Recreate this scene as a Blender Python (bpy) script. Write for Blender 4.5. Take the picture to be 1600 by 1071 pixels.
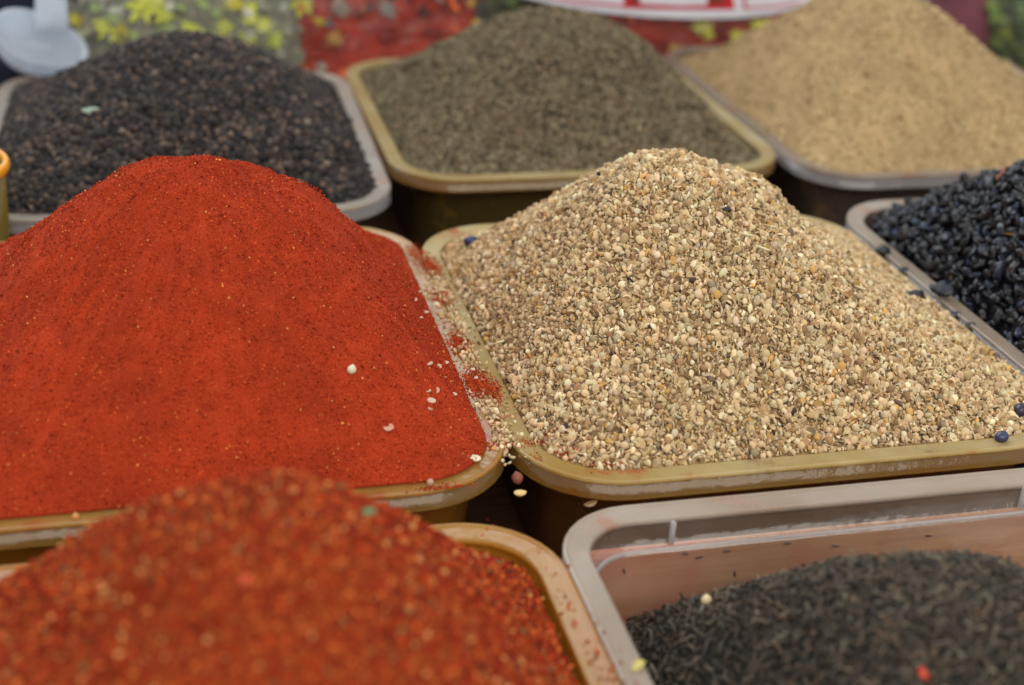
import bpy, bmesh, math, random
import numpy as np
from mathutils import Vector, Matrix, Euler

# ------------------------------------------------------------------ camera, world, lights, exposure
for o in list(bpy.data.objects):
    bpy.data.objects.remove(o)
SC = bpy.context.scene
COL = SC.collection
RNG = np.random.default_rng(7)
random.seed(7)

ZR = 75.0          # tub rim height above the table (mm)
CAMH = 300.0       # camera height above the rims (mm)
FPX, PITCH, YAW, ROLL = 2200.0, math.radians(26.2), math.radians(15.1), math.radians(3.1)
FW = np.array([math.sin(YAW)*math.cos(PITCH), math.cos(YAW)*math.cos(PITCH), -math.sin(PITCH)])
_r = np.array([math.cos(YAW), -math.sin(YAW), 0.0]); _u = np.cross(_r, FW)
CR = math.cos(ROLL)*_r + math.sin(ROLL)*_u
CU = -math.sin(ROLL)*_r + math.cos(ROLL)*_u
CAM = np.array([0.0, 0.0, CAMH + ZR])

cd = bpy.data.cameras.new('camera'); cam = bpy.data.objects.new('camera', cd); COL.objects.link(cam)
cam.matrix_world = Matrix(((CR[0], CU[0], -FW[0], CAM[0]*.001), (CR[1], CU[1], -FW[1], CAM[1]*.001),
                           (CR[2], CU[2], -FW[2], CAM[2]*.001), (0, 0, 0, 1)))
cd.sensor_width = 36.0; cd.lens = 36.0*FPX/1600.0
cd.clip_start = 0.01; cd.clip_end = 60.0
cd.dof.use_dof = True; cd.dof.focus_distance = 0.625; cd.dof.aperture_fstop = 5.8
SC.camera = cam

w = bpy.data.worlds.new('World'); SC.world = w; w.use_nodes = True
bg = w.node_tree.nodes['Background']
bg.inputs[0].default_value = (0.88, 0.94, 1.0, 1); bg.inputs[1].default_value = 0.84

def area(name, loc, target, size, energy, color):
    l = bpy.data.lights.new(name, 'AREA'); l.shape = 'RECTANGLE'; l.size, l.size_y = size
    l.energy = energy; l.color = color
    o = bpy.data.objects.new(name, l); COL.objects.link(o); o.location = loc
    o.rotation_euler = (Vector(target) - Vector(loc)).to_track_quat('-Z', 'Y').to_euler()
    return o
area('stall_opening_light', (-0.5, 2.9, 2.1), (0.15, 0.65, 0.08), (2.6, 1.5), 52.0, (0.88, 0.95, 1.0))
area('awning_bounce_light', (0.35, -1.0, 1.6), (0.2, 0.8, 0.08), (2.0, 1.4), 33.0, (1.0, 0.93, 0.82))

vs = SC.view_settings
vs.view_transform = 'Standard'; vs.look = 'None'; vs.gamma = 1.0; vs.use_curve_mapping = False; vs.exposure = 0.02
SC.render.engine = 'CYCLES'
SC.cycles.transparent_max_bounces = 24
SC.cycles.max_bounces = 8

# ------------------------------------------------------------------ helpers
def lin(r, g, b):
    f = lambda c: (c/255/12.92) if c/255 <= .04045 else ((c/255+.055)/1.055)**2.4
    return (f(r), f(g), f(b))

def project(X):
    D = np.asarray(X, float) - CAM
    z = D @ FW
    return 800 + FPX*(D @ CR)/z, 535.5 - FPX*(D @ CU)/z, z

def ray(px, py):
    return FW + (px-800)/FPX*CR - (py-535.5)/FPX*CU

def at_y(px, py, Y):
    d = ray(px, py); return CAM + d*(Y/d[1])

def tag(o, label=None, cat=None, group=None, kind=None):
    if label: o['label'] = label
    if cat: o['category'] = cat
    if group: o['group'] = group
    if kind: o['kind'] = kind
    return o

def empty(name, loc):
    o = bpy.data.objects.new(name, None); COL.objects.link(o)
    o.empty_display_size = .02; o.location = Vector(loc)*.001
    return o

def mesh_obj(name, verts, faces, mat, parent=None, smooth=True, origin=(0, 0, 0)):
    """verts in mm, world space; origin in mm"""
    v = (np.asarray(verts, float) - np.asarray(origin))*.001
    me = bpy.data.meshes.new(name); me.from_pydata(v.tolist(), [], faces); me.update()
    if smooth: me.shade_smooth()
    me.materials.append(mat)
    o = bpy.data.objects.new(name, me); COL.objects.link(o)
    p = Vector(origin)*.001
    if parent:
        o.parent = parent; o.location = p - parent.location
    else:
        o.location = p
    return o

_NT = {}
def vnoise(x, y, scale, seed):
    if seed not in _NT: _NT[seed] = np.random.default_rng(seed).random((64, 64))*2-1
    T = _NT[seed]
    X, Y = np.asarray(x)/scale + 17.3, np.asarray(y)/scale + 9.1
    i, j = np.floor(X).astype(int), np.floor(Y).astype(int); a, b = X-i, Y-j
    a, b = a*a*(3-2*a), b*b*(3-2*b); i0, j0, i1, j1 = i % 64, j % 64, (i+1) % 64, (j+1) % 64
    return (T[i0, j0]*(1-a)+T[i1, j0]*a)*(1-b) + (T[i0, j1]*(1-a)+T[i1, j1]*a)*b

def rrect(x0, x1, y0, y1, d, R, n=9, straight=6):
    """rounded rectangle loop, inset d"""
    x0, x1, y0, y1 = x0+d, x1-d, y0+d, y1-d
    R = max(R-d, 6.0); R = min(R, (x1-x0)/2-.5, (y1-y0)/2-.5)
    cs = [(x1-R, y0+R, -90), (x1-R, y1-R, 0), (x0+R, y1-R, 90), (x0+R, y0+R, 180)]
    pts = []
    for k, (cx, cy, a0) in enumerate(cs):
        for i in range(n+1):
            a = math.radians(a0 + 90*i/n); pts.append((cx+R*math.cos(a), cy+R*math.sin(a)))
        nx, ny, na = cs[(k+1) % 4]
        e = (nx+R*math.cos(math.radians(na)), ny+R*math.sin(math.radians(na)))
        s = pts[-1]
        for i in range(1, straight):
            t = i/straight; pts.append((s[0]*(1-t)+e[0]*t, s[1]*(1-t)+e[1]*t))
    return np.array(pts)

def loft(loops, close=False, cap0=False, cap1=False):
    n = len(loops[0]); V = np.concatenate(loops); F = []
    m = len(loops)
    for k in range(m if close else m-1):
        a, b = k*n, ((k+1) % m)*n
        for i in range(n):
            j = (i+1) % n; F.append((a+i, a+j, b+j, b+i))
    if cap0: F.append(tuple(range(n-1, -1, -1)))
    if cap1: F.append(tuple((m-1)*n+i for i in range(n)))
    return V, F

# ------------------------------------------------------------------ materials
class NT:
    def __init__(s, name):
        s.m = bpy.data.materials.new(name); s.m.use_nodes = True; s.t = s.m.node_tree; s.t.nodes.clear()
        s.out = s.n('ShaderNodeOutputMaterial')
    def n(s, t, **kw):
        x = s.t.nodes.new(t)
        for k, v in kw.items(): setattr(x, k, v)
        return x
    def l(s, a, b): s.t.links.new(a, b)
    def noise(s, scale, detail=3, rough=.55, coord='Object', vec=None):
        nz = s.n('ShaderNodeTexNoise'); nz.inputs['Scale'].default_value = scale
        nz.inputs['Detail'].default_value = detail; nz.inputs['Roughness'].default_value = rough
        if vec is None:
            tc = s.n('ShaderNodeTexCoord'); vec = tc.outputs[coord]
        s.l(vec, nz.inputs['Vector']); return nz
    def ramp(s, src, stops):
        r = s.n('ShaderNodeValToRGB'); el = r.color_ramp.elements
        while len(el) < len(stops): el.new(.5)
        for e, (p, c) in zip(el, stops):
            e.position = p; e.color = (*c, 1) if len(c) == 3 else c
        s.l(src, r.inputs[0]); return r
    def mix(s, fac, a, b, blend='MIX'):
        m = s.n('ShaderNodeMix', data_type='RGBA', blend_type=blend)
        for inp, v in ((m.inputs['Factor'], fac), (m.inputs['A'], a), (m.inputs['B'], b)):
            if hasattr(v, 'links'): s.l(v, inp)
            else: inp.default_value = v if not isinstance(v, tuple) else (*v, 1)
        return m.outputs['Result']
    def bump(s, src, dist, strength=1.0):
        b = s.n('ShaderNodeBump'); b.inputs['Distance'].default_value = dist; b.inputs['Strength'].default_value = strength
        s.l(src, b.inputs['Height']); return b.outputs[0]

def grain_mat(name, rough=.85, spec=.12, var=.25, nscale=900.0, sheen=None):
    m = NT(name)
    at = m.n('ShaderNodeAttribute', attribute_type='INSTANCER', attribute_name='col')
    nz = m.noise(nscale, 2)
    f = m.ramp(nz.outputs[0], [(.3, (1-var,)*3), (.7, (1+var*.5,)*3)])
    c = m.mix(1.0, at.outputs['Color'], f.outputs[0], 'MULTIPLY')
    p = m.n('ShaderNodeBsdfPrincipled'); m.l(c, p.inputs['Base Color'])
    p.inputs['Roughness'].default_value = rough; p.inputs['Specular IOR Level'].default_value = spec
    m.l(p.outputs[0], m.out.inputs[0]); return m.m

def powder_mat(name, cols, scale, bump_mm, rough=.95, spec=.1):
    """cols: dark, mid, mid2, light speckle"""
    m = NT(name)
    a = m.noise(scale, 4, .65); b = m.noise(scale*.06, 3, .5); s = m.noise(scale*1.7, 1, .5)
    base = m.ramp(a.outputs[0], [(.28, cols[0]), (.45, cols[1]), (.6, cols[2]), (.75, cols[3])])
    b2 = m.noise(scale*.018, 4, .6)
    big2 = m.ramp(b2.outputs[0], [(.32, (.84,)*3), (.68, (1.12,)*3)])
    big = m.ramp(b.outputs[0], [(.3, (.88,)*3), (.7, (1.08,)*3)])
    base = m.mix(1.0, base.outputs[0], big2.outputs[0], 'MULTIPLY')
    c = m.mix(1.0, base, big.outputs[0], 'MULTIPLY')
    p = m.n('ShaderNodeBsdfPrincipled'); m.l(c, p.inputs['Base Color'])
    p.inputs['Roughness'].default_value = rough; p.inputs['Specular IOR Level'].default_value = spec
    m.l(m.bump(s.outputs[0], bump_mm*.001, .9), p.inputs['Normal'])
    m.l(p.outputs[0], m.out.inputs[0]); return m.m

def plastic_mat(name, tint, milk, clear, dust=None, dust_amt=0.0, rough=.2, dust2=None, stain=None):
    """thin polypropylene: part clear, part milky, glossy skin; spice dust stuck on it in patches"""
    m = NT(name)
    tr = m.n('ShaderNodeBsdfTransparent'); tr.inputs[0].default_value = (*tint, 1)
    tl = m.n('ShaderNodeBsdfTranslucent')
    p = m.n('ShaderNodeBsdfPrincipled'); p.inputs['Roughness'].default_value = rough
    p.inputs['Specular IOR Level'].default_value = .5
    nz = m.noise(55, 4, .6); sm = m.noise(14, 3, .6)
    c = m.mix(m.ramp(sm.outputs[0], [(.35, (0,)*3), (.7, (1,)*3)]).outputs[0], milk, stain or tuple(x*.78 for x in milk))
    fac = m.n('ShaderNodeMath', operation='MULTIPLY_ADD'); m.l(nz.outputs[0], fac.inputs[0])
    fac.inputs[1].default_value = -.22; fac.inputs[2].default_value = clear + .11; fac.use_clamp = True
    facout = fac.outputs[0]
    for k, (dc, off) in enumerate(((dust, 0.0), (dust2, 3.7))):
        if dc is None: continue
        tc = m.n('ShaderNodeTexCoord'); mp = m.n('ShaderNodeMapping'); mp.inputs['Location'].default_value = (off, off*2, off)
        m.l(tc.outputs['Object'], mp.inputs[0])
        d1 = m.noise(26, 5, .7, vec=mp.outputs[0]); d2 = m.noise(1300, 2, .6)
        mul = m.n('ShaderNodeMath', operation='MULTIPLY_ADD'); m.l(d2.outputs[0], mul.inputs[0])
        mul.inputs[1].default_value = .22; m.l(d1.outputs[0], mul.inputs[2])
        dm = m.ramp(mul.outputs[0], [(.70-dust_amt*.2, (0,)*3), (.80-dust_amt*.2, (.85,)*3)])
        c = m.mix(dm.outputs[0], c, dc)
        inv = m.n('ShaderNodeMath', operation='SUBTRACT'); inv.inputs[0].default_value = 1; m.l(dm.outputs[0], inv.inputs[1])
        mm = m.n('ShaderNodeMath', operation='MULTIPLY'); m.l(facout, mm.inputs[0]); m.l(inv.outputs[0], mm.inputs[1])
        facout = mm.outputs[0]
    m.l(c, p.inputs['Base Color']); m.l(c, tl.inputs[0])
    bm_ = m.bump(nz.outputs[0], .0015, .7); m.l(bm_, p.inputs['Normal'])
    ms = m.n('ShaderNodeMixShader'); ms.inputs[0].default_value = .5
    m.l(p.outputs[0], ms.inputs[1]); m.l(tl.outputs[0], ms.inputs[2])
    gl = m.n('ShaderNodeBsdfGlossy'); gl.inputs['Roughness'].default_value = rough*.6; m.l(bm_, gl.inputs['Normal'])
    fc = m.n('ShaderNodeLayerWeight'); pw = m.n('ShaderNodeMath', operation='POWER'); m.l(fc.outputs['Facing'], pw.inputs[0]); pw.inputs[1].default_value = 4.0
    lw = m.n('ShaderNodeMath', operation='MULTIPLY_ADD'); m.l(pw.outputs[0], lw.inputs[0]); lw.inputs[1].default_value = .6; lw.inputs[2].default_value = .05
    mg = m.n('ShaderNodeMixShader'); m.l(lw.outputs[0], mg.inputs[0]); m.l(tr.outputs[0], mg.inputs[1]); m.l(gl.outputs[0], mg.inputs[2])
    mo = m.n('ShaderNodeMixShader'); m.l(facout, mo.inputs[0]); m.l(ms.outputs[0], mo.inputs[1]); m.l(mg.outputs[0], mo.inputs[2])
    m.l(mo.outputs[0], m.out.inputs[0]); return m.m

def wood_mat(name, a, b, c, dust=None):
    m = NT(name)
    tc = m.n('ShaderNodeTexCoord'); mp = m.n('ShaderNodeMapping'); mp.inputs['Scale'].default_value = (4, 60, 60)
    m.l(tc.outputs['Object'], mp.inputs[0])
    n1 = m.noise(3.0, 6, .65, vec=mp.outputs[0]); n2 = m.noise(9, 4, .6)
    col = m.ramp(n1.outputs[0], [(.3, a), (.5, b), (.7, c)]).outputs[0]
    if dust:
        d = m.ramp(n2.outputs[0], [(.44, (0,)*3), (.60, (.75,)*3)])
        col = m.mix(d.outputs[0], col, dust)
    p = m.n('ShaderNodeBsdfPrincipled'); m.l(col, p.inputs['Base Color']); p.inputs['Roughness'].default_value = .7
    m.l(m.bump(n1.outputs[0], .0008, .6), p.inputs['Normal'])
    m.l(p.outputs[0], m.out.inputs[0]); return m.m

def plain_mat(name, col, rough=.6, spec=.4, var=.2, scale=40.0):
    m = NT(name); nz = m.noise(scale, 4)
    c = m.ramp(nz.outputs[0], [(.3, tuple(x*(1-var) for x in col)), (.7, tuple(min(1, x*(1+var)) for x in col))])
    p = m.n('ShaderNodeBsdfPrincipled'); m.l(c.outputs[0], p.inputs['Base Color'])
    p.inputs['Roughness'].default_value = rough; p.inputs['Specular IOR Level'].default_value = spec
    m.l(m.bump(nz.outputs[0], .001, .4), p.inputs['Normal'])
    m.l(p.outputs[0], m.out.inputs[0]); return m.m

def film_mat(name):
    m = NT(name); nz = m.noise(38, 5, .6)
    tr = m.n('ShaderNodeBsdfTransparent'); tr.inputs[0].default_value = (.96, .96, .97, 1)
    gl = m.n('ShaderNodeBsdfGlossy'); gl.inputs['Roughness'].default_value = .16
    m.l(m.bump(nz.outputs[0], .012, .8), gl.inputs['Normal'])
    df = m.n('ShaderNodeBsdfDiffuse'); df.inputs[0].default_value = (.75, .8, .85, 1)
    a = m.n('ShaderNodeMixShader'); a.inputs[0].default_value = .025; m.l(tr.outputs[0], a.inputs[1]); m.l(df.outputs[0], a.inputs[2])
    b = m.n('ShaderNodeMixShader'); b.inputs[0].default_value = .06; m.l(a.outputs[0], b.inputs[1]); m.l(gl.outputs[0], b.inputs[2])
    m.l(b.outputs[0], m.out.inputs[0]); return m.m

RED_DUST, YEL_DUST, TAN_DUST = lin(196, 92, 52), lin(190, 150, 40), lin(170, 135, 90)

# ------------------------------------------------------------------ setting: table and wooden slat
table_m = wood_mat('table_wood', lin(58, 38, 28), lin(88, 56, 40), lin(112, 74, 52))
slat_m = wood_mat('slat_wood', lin(182, 126, 84), lin(210, 150, 102), lin(222, 166, 116), lin(208, 92, 66))
V = [(-2000, -600, 0), (2600, -600, 0), (2600, 3400, 0), (-2000, 3400, 0), (-2000, -600, -30), (2600, -600, -30), (2600, 3400, -30), (-2000, 3400, -30)]
Q = [(0, 1, 2, 3), (7, 6, 5, 4), (0, 4, 5, 1), (1, 5, 6, 2), (2, 6, 7, 3), (3, 7, 4, 0)]
tag(mesh_obj('table', V, Q, table_m, smooth=False), kind='structure')

def box(x0, x1, y0, y1, z0, z1, b=1.5):
    lo = []
    for d, z in ((b, z0), (0, z0+b), (0, z1-b), (b, z1)):
        lo.append(np.c_[np.array([(x0+d, y0+d), (x1-d, y0+d), (x1-d, y1-d), (x0+d, y1-d)]), np.full(4, z)])
    return loft(lo, cap0=True, cap1=True)
v, f = box(150, 720, 437, 443, 0.3, ZR-20)
tag(mesh_obj('wooden_slat', v, f, slat_m, smooth=False, origin=(400, 440, 0)),
    'brown wooden slat dusted red, standing behind the clear tub', 'slat')
low_m = wood_mat('low_slat_wood', lin(96, 62, 44), lin(124, 80, 56), lin(140, 94, 66))
v, f = box(-260, 140, 443, 457, 0.3, 40)
tag(mesh_obj('wooden_slat', v, f, low_m, smooth=False, origin=(-60, 449, 0)),
    'low brown wooden slat in the gap behind the chilli flake tub', 'slat')

# ------------------------------------------------------------------ plastic tubs
CORNER = 44.0
CORNERS = {}
def wall_d(z):      # inner wall inset at depth z (z<=0 relative to rim)
    return 10.2 if z > -13 else 14.6 + (-z-14)*.10

def make_tub(label, rect, body_m, rim_m, skirt_m, yaw=0.0, ribs=False):
    x0, x1, y0, y1 = rect; CORNER = CORNERS.get(rect, 44.0)
    c = ((x0+x1)/2, (y0+y1)/2, 0)
    t = empty('plastic_tub', c)
    tag(t, label, 'tub', 'plastic tubs of spices')
    outer = [(9.0, -1.9), (9.0, -12.6), (9.6, -13.4), (12.8, -13.9), (13.4, -14.8), (18.0, -62), (19.6, -70), (23, -73.6), (28, -74.7)]
    inner = [(29, -73.2), (24, -72.2), (21, -69.2), (19.3, -61.6), (14.7, -14.4), (13.6, -12.9), (10.3, -12.3), (10.2, -1.9)]
    def lp(prof): return [np.c_[rrect(x0, x1, y0, y1, d, CORNER), np.full(len(rrect(x0, x1, y0, y1, d, CORNER)), z+ZR)] for d, z in prof]
    L = lp(outer); Li = lp(inner); n = len(L[0])
    V, F = loft(L + Li[0:0]); F.append(tuple((len(L)-1)*n+i for i in range(n)))
    V2, F2 = loft(Li); F2.append(tuple(range(n-1, -1, -1)))
    off = len(V); V = np.concatenate([V, V2]); F += [tuple(off+i for i in q) for q in F2]
    mesh_obj('tub_body', V, F, body_m, t, origin=c)
    prof = [(10.6, -2.6), (10.3, -.6), (9.8, -.1), (9.2, 0), (2.5, 0), (2.1, .1), (1.7, .55), (.9, .75), (.2, .5), (-.05, -.1), (0, -.7), (.35, -1.3), (1.4, -1.5), (9.4, -1.6)]
    V, F = loft(lp(prof), close=True)
    rim = mesh_obj('rim', V, F, rim_m, t, origin=c)
    V, F = loft(lp([(.35, -1.35), (.1, -7.2), (-.25, -7.6), (-.3, -8.3), (0, -8.7), (.9, -8.6), (1.1, -7.8), (1.3, -1.55)]), close=True)
    mesh_obj('rim_skirt', V, F, skirt_m, rim, origin=c).location = (0, 0, 0)
    if ribs:
        for xx in (x0+50, x1-50):
            v, f = box(xx-.9, xx+.9, y1-12.2, y1-10.1, ZR-12.2, ZR-1.8, .3)
            mesh_obj('rib', v, f, edge_highlight, t, origin=(xx, y1-11, ZR-7))
        L = lp([(13.3, -12.6), (12.9, -12.3), (13.4, -14.0), (14.0, -13.9)])
        V, F = loft(L, close=True); mesh_obj('stacking_ledge', V, F, edge_highlight, t, origin=c)
    if yaw: t.rotation_euler.z = math.radians(yaw)
    return t

edge_highlight = plastic_mat('plastic_edge_highlight', (.95, .95, .96), lin(244, 240, 238), .42)  # bright highlight on the clear tub's ribs and ledge, painted as near-white plastic
skirt_yel = plastic_mat('skirt_yellowed', (.86, .74, .44), lin(192, 160, 92), .60, rough=.2, stain=lin(186, 132, 54))
skirt_clear = plastic_mat('skirt_clear', (.88, .87, .88), lin(206, 198, 194), .58, rough=.14)
body_yel = plastic_mat('tub_body_yellowed', (.90, .72, .34), lin(214, 156, 60), .45, YEL_DUST, .1)
body_olive = plastic_mat('tub_body_olive', (.74, .68, .42), lin(128, 112, 62), .5, YEL_DUST, .05)
body_brown = plastic_mat('tub_body_brown', (.8, .66, .46), lin(158, 108, 66), .45, TAN_DUST, .05)
body_clear = plastic_mat('tub_body_clear', (.93, .92, .93), lin(228, 206, 182), .87)
body_grey = plastic_mat('tub_body_grey', (.72, .68, .66), lin(136, 118, 108), .42, TAN_DUST, .1)
rim_yel_red = plastic_mat('rim_yellowed_red_dust', (.82, .72, .45), lin(226, 186, 104), .34, RED_DUST, .30, .22, TAN_DUST, lin(206, 136, 54))
rim_cor = plastic_mat('rim_yellow_olive', (.92, .88, .72), lin(234, 217, 164), .26, RED_DUST, .12, .2, TAN_DUST, lin(206, 170, 92))
rim_cum = plastic_mat('rim_olive', (.9, .86, .7), lin(226, 208, 160), .26, YEL_DUST, .05, .2, TAN_DUST, lin(208, 182, 118))
rim_chi = plastic_mat('rim_amber', (.92, .74, .34), lin(222, 176, 92), .40, lin(190, 96, 46), .02, .2, None, lin(204, 128, 24))
rim_clear = plastic_mat('rim_milky', (.9, .9, .92), lin(228, 216, 200), .42, lin(200, 150, 126), .08, .18, TAN_DUST, lin(206, 182, 156))
rim_pep = plastic_mat('rim_milky_pink_dust', (.88, .86, .86), lin(216, 202, 186), .34, lin(200, 120, 80), .1, .3, lin(200, 160, 60))
rim_bei = plastic_mat('rim_grey_tan_dust', (.85, .82, .8), lin(204, 186, 168), .32, lin(190, 125, 85), .22, .3, TAN_DUST)

TUB = dict(pap=(-118, 135, 463, 749), cor=(135.3, 394, 457, 741), blk=(398, 653, 456, 752), chi=(-118, 134.5, 155, 440),
           tea=(135, 390, 155, 441), pep=(-112, 139, 775, 1078), cum=(142, 410, 817, 1102), bei=(413, 715, 793, 1128))
CORNERS = {TUB['tea']: 33.0, TUB['chi']: 38.0}
make_tub('yellowed plastic tub holding the big heap of red powder', TUB['pap'], body_yel, rim_yel_red, skirt_yel)
make_tub('yellow-olive plastic tub holding the pale coriander seeds', TUB['cor'], body_brown, rim_cor, skirt_yel)
make_tub('milky plastic tub holding the shiny black dried berries at the right edge', TUB['blk'], body_grey, rim_clear, skirt_clear)
make_tub('amber plastic tub in front holding coarse red chilli flakes', TUB['chi'], body_yel, rim_chi, skirt_yel)
make_tub('clear plastic tub in front, partly empty, holding dark tea leaves', TUB['tea'], body_clear, rim_clear, skirt_clear, ribs=True)
make_tub('milky plastic tub holding the dark peppercorns at back left', TUB['pep'], body_grey, rim_pep, skirt_clear, yaw=-1.2)
make_tub('olive-stained plastic tub holding cumin seeds, middle of the back row', TUB['cum'], body_olive, rim_cum, skirt_yel)
make_tub('dusty plastic tub holding the beige ground spice at back right', TUB['bei'], body_grey, rim_bei, skirt_clear)

# ------------------------------------------------------------------ grain prototypes (unit size, shared meshes)
def grain_mesh(kind, var, mat):
    bm = bmesh.new()
    sub = {'round': 2, 'pepper': 2, 'berry': 3, 'cumin': 2, 'flake': 1, 'curl': 2, 'husk': 2, 'chip': 1, 'crumb': 1, 'shard': 2}[kind]
    bmesh.ops.create_icosphere(bm, subdivisions=sub, radius=1.0)
    co = np.array([v.co[:] for v in bm.verts]); r = np.random.default_rng(hash((kind, var)) % 1000 if False else (len(kind)*37+ord(kind[0])*11+var*101))
    dirs = r.normal(size=(10, 3)); ph = r.random(10)*6.28
    def wob(p, k, amp, n=5): return sum(np.sin(p @ dirs[i]*k + ph[i]) for i in range(n))*amp/n
    if kind == 'round':
        d = 1 + wob(co, 2.2, .14); co = co*d[:, None]; a = np.arctan2(co[:, 1], co[:, 0])
        co[:, :2] *= (1+.03*np.cos(a*9))[:, None]; co[:, 2] *= 1.0+.12*var/4
        co[:, 2] += .22*np.sign(co[:, 2])*np.exp(-((co[:, 0]**2+co[:, 1]**2)/.03))
    elif kind == 'husk':      # split half shell
        up = co[:, 2] > .05
        rad = np.sqrt(co[:, 0]**2+co[:, 1]**2)
        co[up, 2] = (-.25+.35*rad[up]**2) if False else np.minimum(co[up, 2], .05) - .30*(1-rad[up]**2)
        co *= (1+wob(co, 2, .2))[:, None]; co[:, 0] *= 1.15
    elif kind == 'shard':     # curved broken piece of husk
        co = co*(1+wob(co, 2.2, .35))[:, None]; co *= (1.1, .8, .3); co[:, 2] += .45*co[:, 1]**2+.2*co[:, 0]**2
    elif kind == 'pepper':
        co = co*(1+wob(co, 5.5, .22, 8)+wob(co, 2, .1))[:, None]
    elif kind == 'berry':
        co = co*(1+wob(co, 6.5, .36, 9)+wob(co, 2.4, .42))[:, None]
        co *= (1.0, .66, .5); co[:, 2] += .12*co[:, 0]**2*(1 if var % 2 else -1)
    elif kind == 'cumin':
        co *= (1.0, .24, .22); co[:, 1:] *= (1-.35*np.abs(co[:, :1])**2); co[:, 2] += (.08+.05*var)*co[:, 0]**2
        co[:, 1] += .07*np.sin(co[:, 0]*2+var)
    elif kind == 'curl':
        co *= (1.0, .17, .13); th = co[:, 0]*(1.2+.5*var)
        y, z = co[:, 1].copy(), co[:, 2].copy()
        co[:, 1] = y*np.cos(th)-z*np.sin(th); co[:, 2] = y*np.sin(th)+z*np.cos(th)
        co[:, 1] += .20*np.sin(co[:, 0]*2.3+var*1.7); co[:, 2] += .12*np.cos(co[:, 0]*3.1+var)
    elif kind == 'flake':
        co = co*(1+wob(co, 2.5, .5))[:, None]; co *= (1.0, .75, .28)
    elif kind == 'chip':
        co = co*(1+wob(co, 2.5, .4))[:, None]; co *= (1.0, .38, .25)
    elif kind == 'crumb':
        co = co*(1+wob(co, 2.5, .45))[:, None]; co *= (1.0, .85, .7)
    for v_, c_ in zip(bm.verts, co): v_.co = c_
    me = bpy.data.meshes.new(kind); bm.to_mesh(me); bm.free()
    if kind not in ('flake', 'chip', 'crumb'): me.shade_smooth()
    me.materials.append(mat); return me

def scatter(name, parent, pos, rot, scl, col, idx, protos):
    """one object of many loose grains: geometry-node instances of the visible grains in protos"""
    me = bpy.data.meshes.new(name); me.vertices.add(len(pos))
    base = np.array(parent.location)*1000 if parent else np.zeros(3)
    me.vertices.foreach_set('co', ((pos-base)*.001).astype(np.float32).ravel())
    for nm, ty, key, data in (('rot', 'FLOAT_VECTOR', 'vector', rot), ('scl', 'FLOAT_VECTOR', 'vector', scl*.001),
                              ('col', 'FLOAT_COLOR', 'color', np.c_[col, np.ones(len(col))])):
        me.attributes.new(nm, ty, 'POINT').data.foreach_set(key, np.asarray(data, np.float32).ravel())
    me.attributes.new('idx', 'INT', 'POINT').data.foreach_set('value', np.asarray(idx, np.int32))
    o = bpy.data.objects.new(name, me); COL.objects.link(o)
    if parent: o.parent = parent
    g = bpy.data.node_groups.new(name, 'GeometryNodeTree')
    g.interface.new_socket('Geometry', in_out='INPUT', socket_type='NodeSocketGeometry')
    g.interface.new_socket('Geometry', in_out='OUTPUT', socket_type='NodeSocketGeometry')
    N = g.nodes.new; gi, go = N('NodeGroupInput'), N('NodeGroupOutput')
    iop = N('GeometryNodeInstanceOnPoints'); jn = N('GeometryNodeJoinGeometry')
    for p in reversed(protos):
        oi = N('GeometryNodeObjectInfo'); oi.transform_space = 'ORIGINAL'; oi.inputs['Object'].default_value = p
        ti = N('GeometryNodeGeometryToInstance'); g.links.new(oi.outputs['Geometry'], ti.inputs[0]); g.links.new(ti.outputs[0], jn.inputs[0])
    def attr(nm, dt):
        a = N('GeometryNodeInputNamedAttribute'); a.data_type = dt; a.inputs['Name'].default_value = nm; return a.outputs['Attribute']
    er = N('FunctionNodeEulerToRotation'); g.links.new(attr('rot', 'FLOAT_VECTOR'), er.inputs[0])
    g.links.new(gi.outputs[0], iop.inputs['Points']); g.links.new(jn.outputs[0], iop.inputs['Instance'])
    iop.inputs['Pick Instance'].default_value = True
    g.links.new(attr('idx', 'INT'), iop.inputs['Instance Index']); g.links.new(er.outputs[0], iop.inputs['Rotation'])
    g.links.new(attr('scl', 'FLOAT_VECTOR'), iop.inputs['Scale']); g.links.new(iop.outputs[0], go.inputs[0])
    md = o.modifiers.new('grains', 'NODES'); md.node_group = g
    tag(o, kind='stuff')
    return o

def pick_cols(n, pal):
    """pal: list of (weight, (r,g,b) sRGB)"""
    wts = np.array([p[0] for p in pal], float); k = RNG.choice(len(pal), n, p=wts/wts.sum())
    c = np.array([lin(*p[1]) for p in pal])[k]
    return np.clip(c*RNG.normal(1, .15, (n, 1))*RNG.normal(1, .025, (n, 3)), .002, .95)

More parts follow.
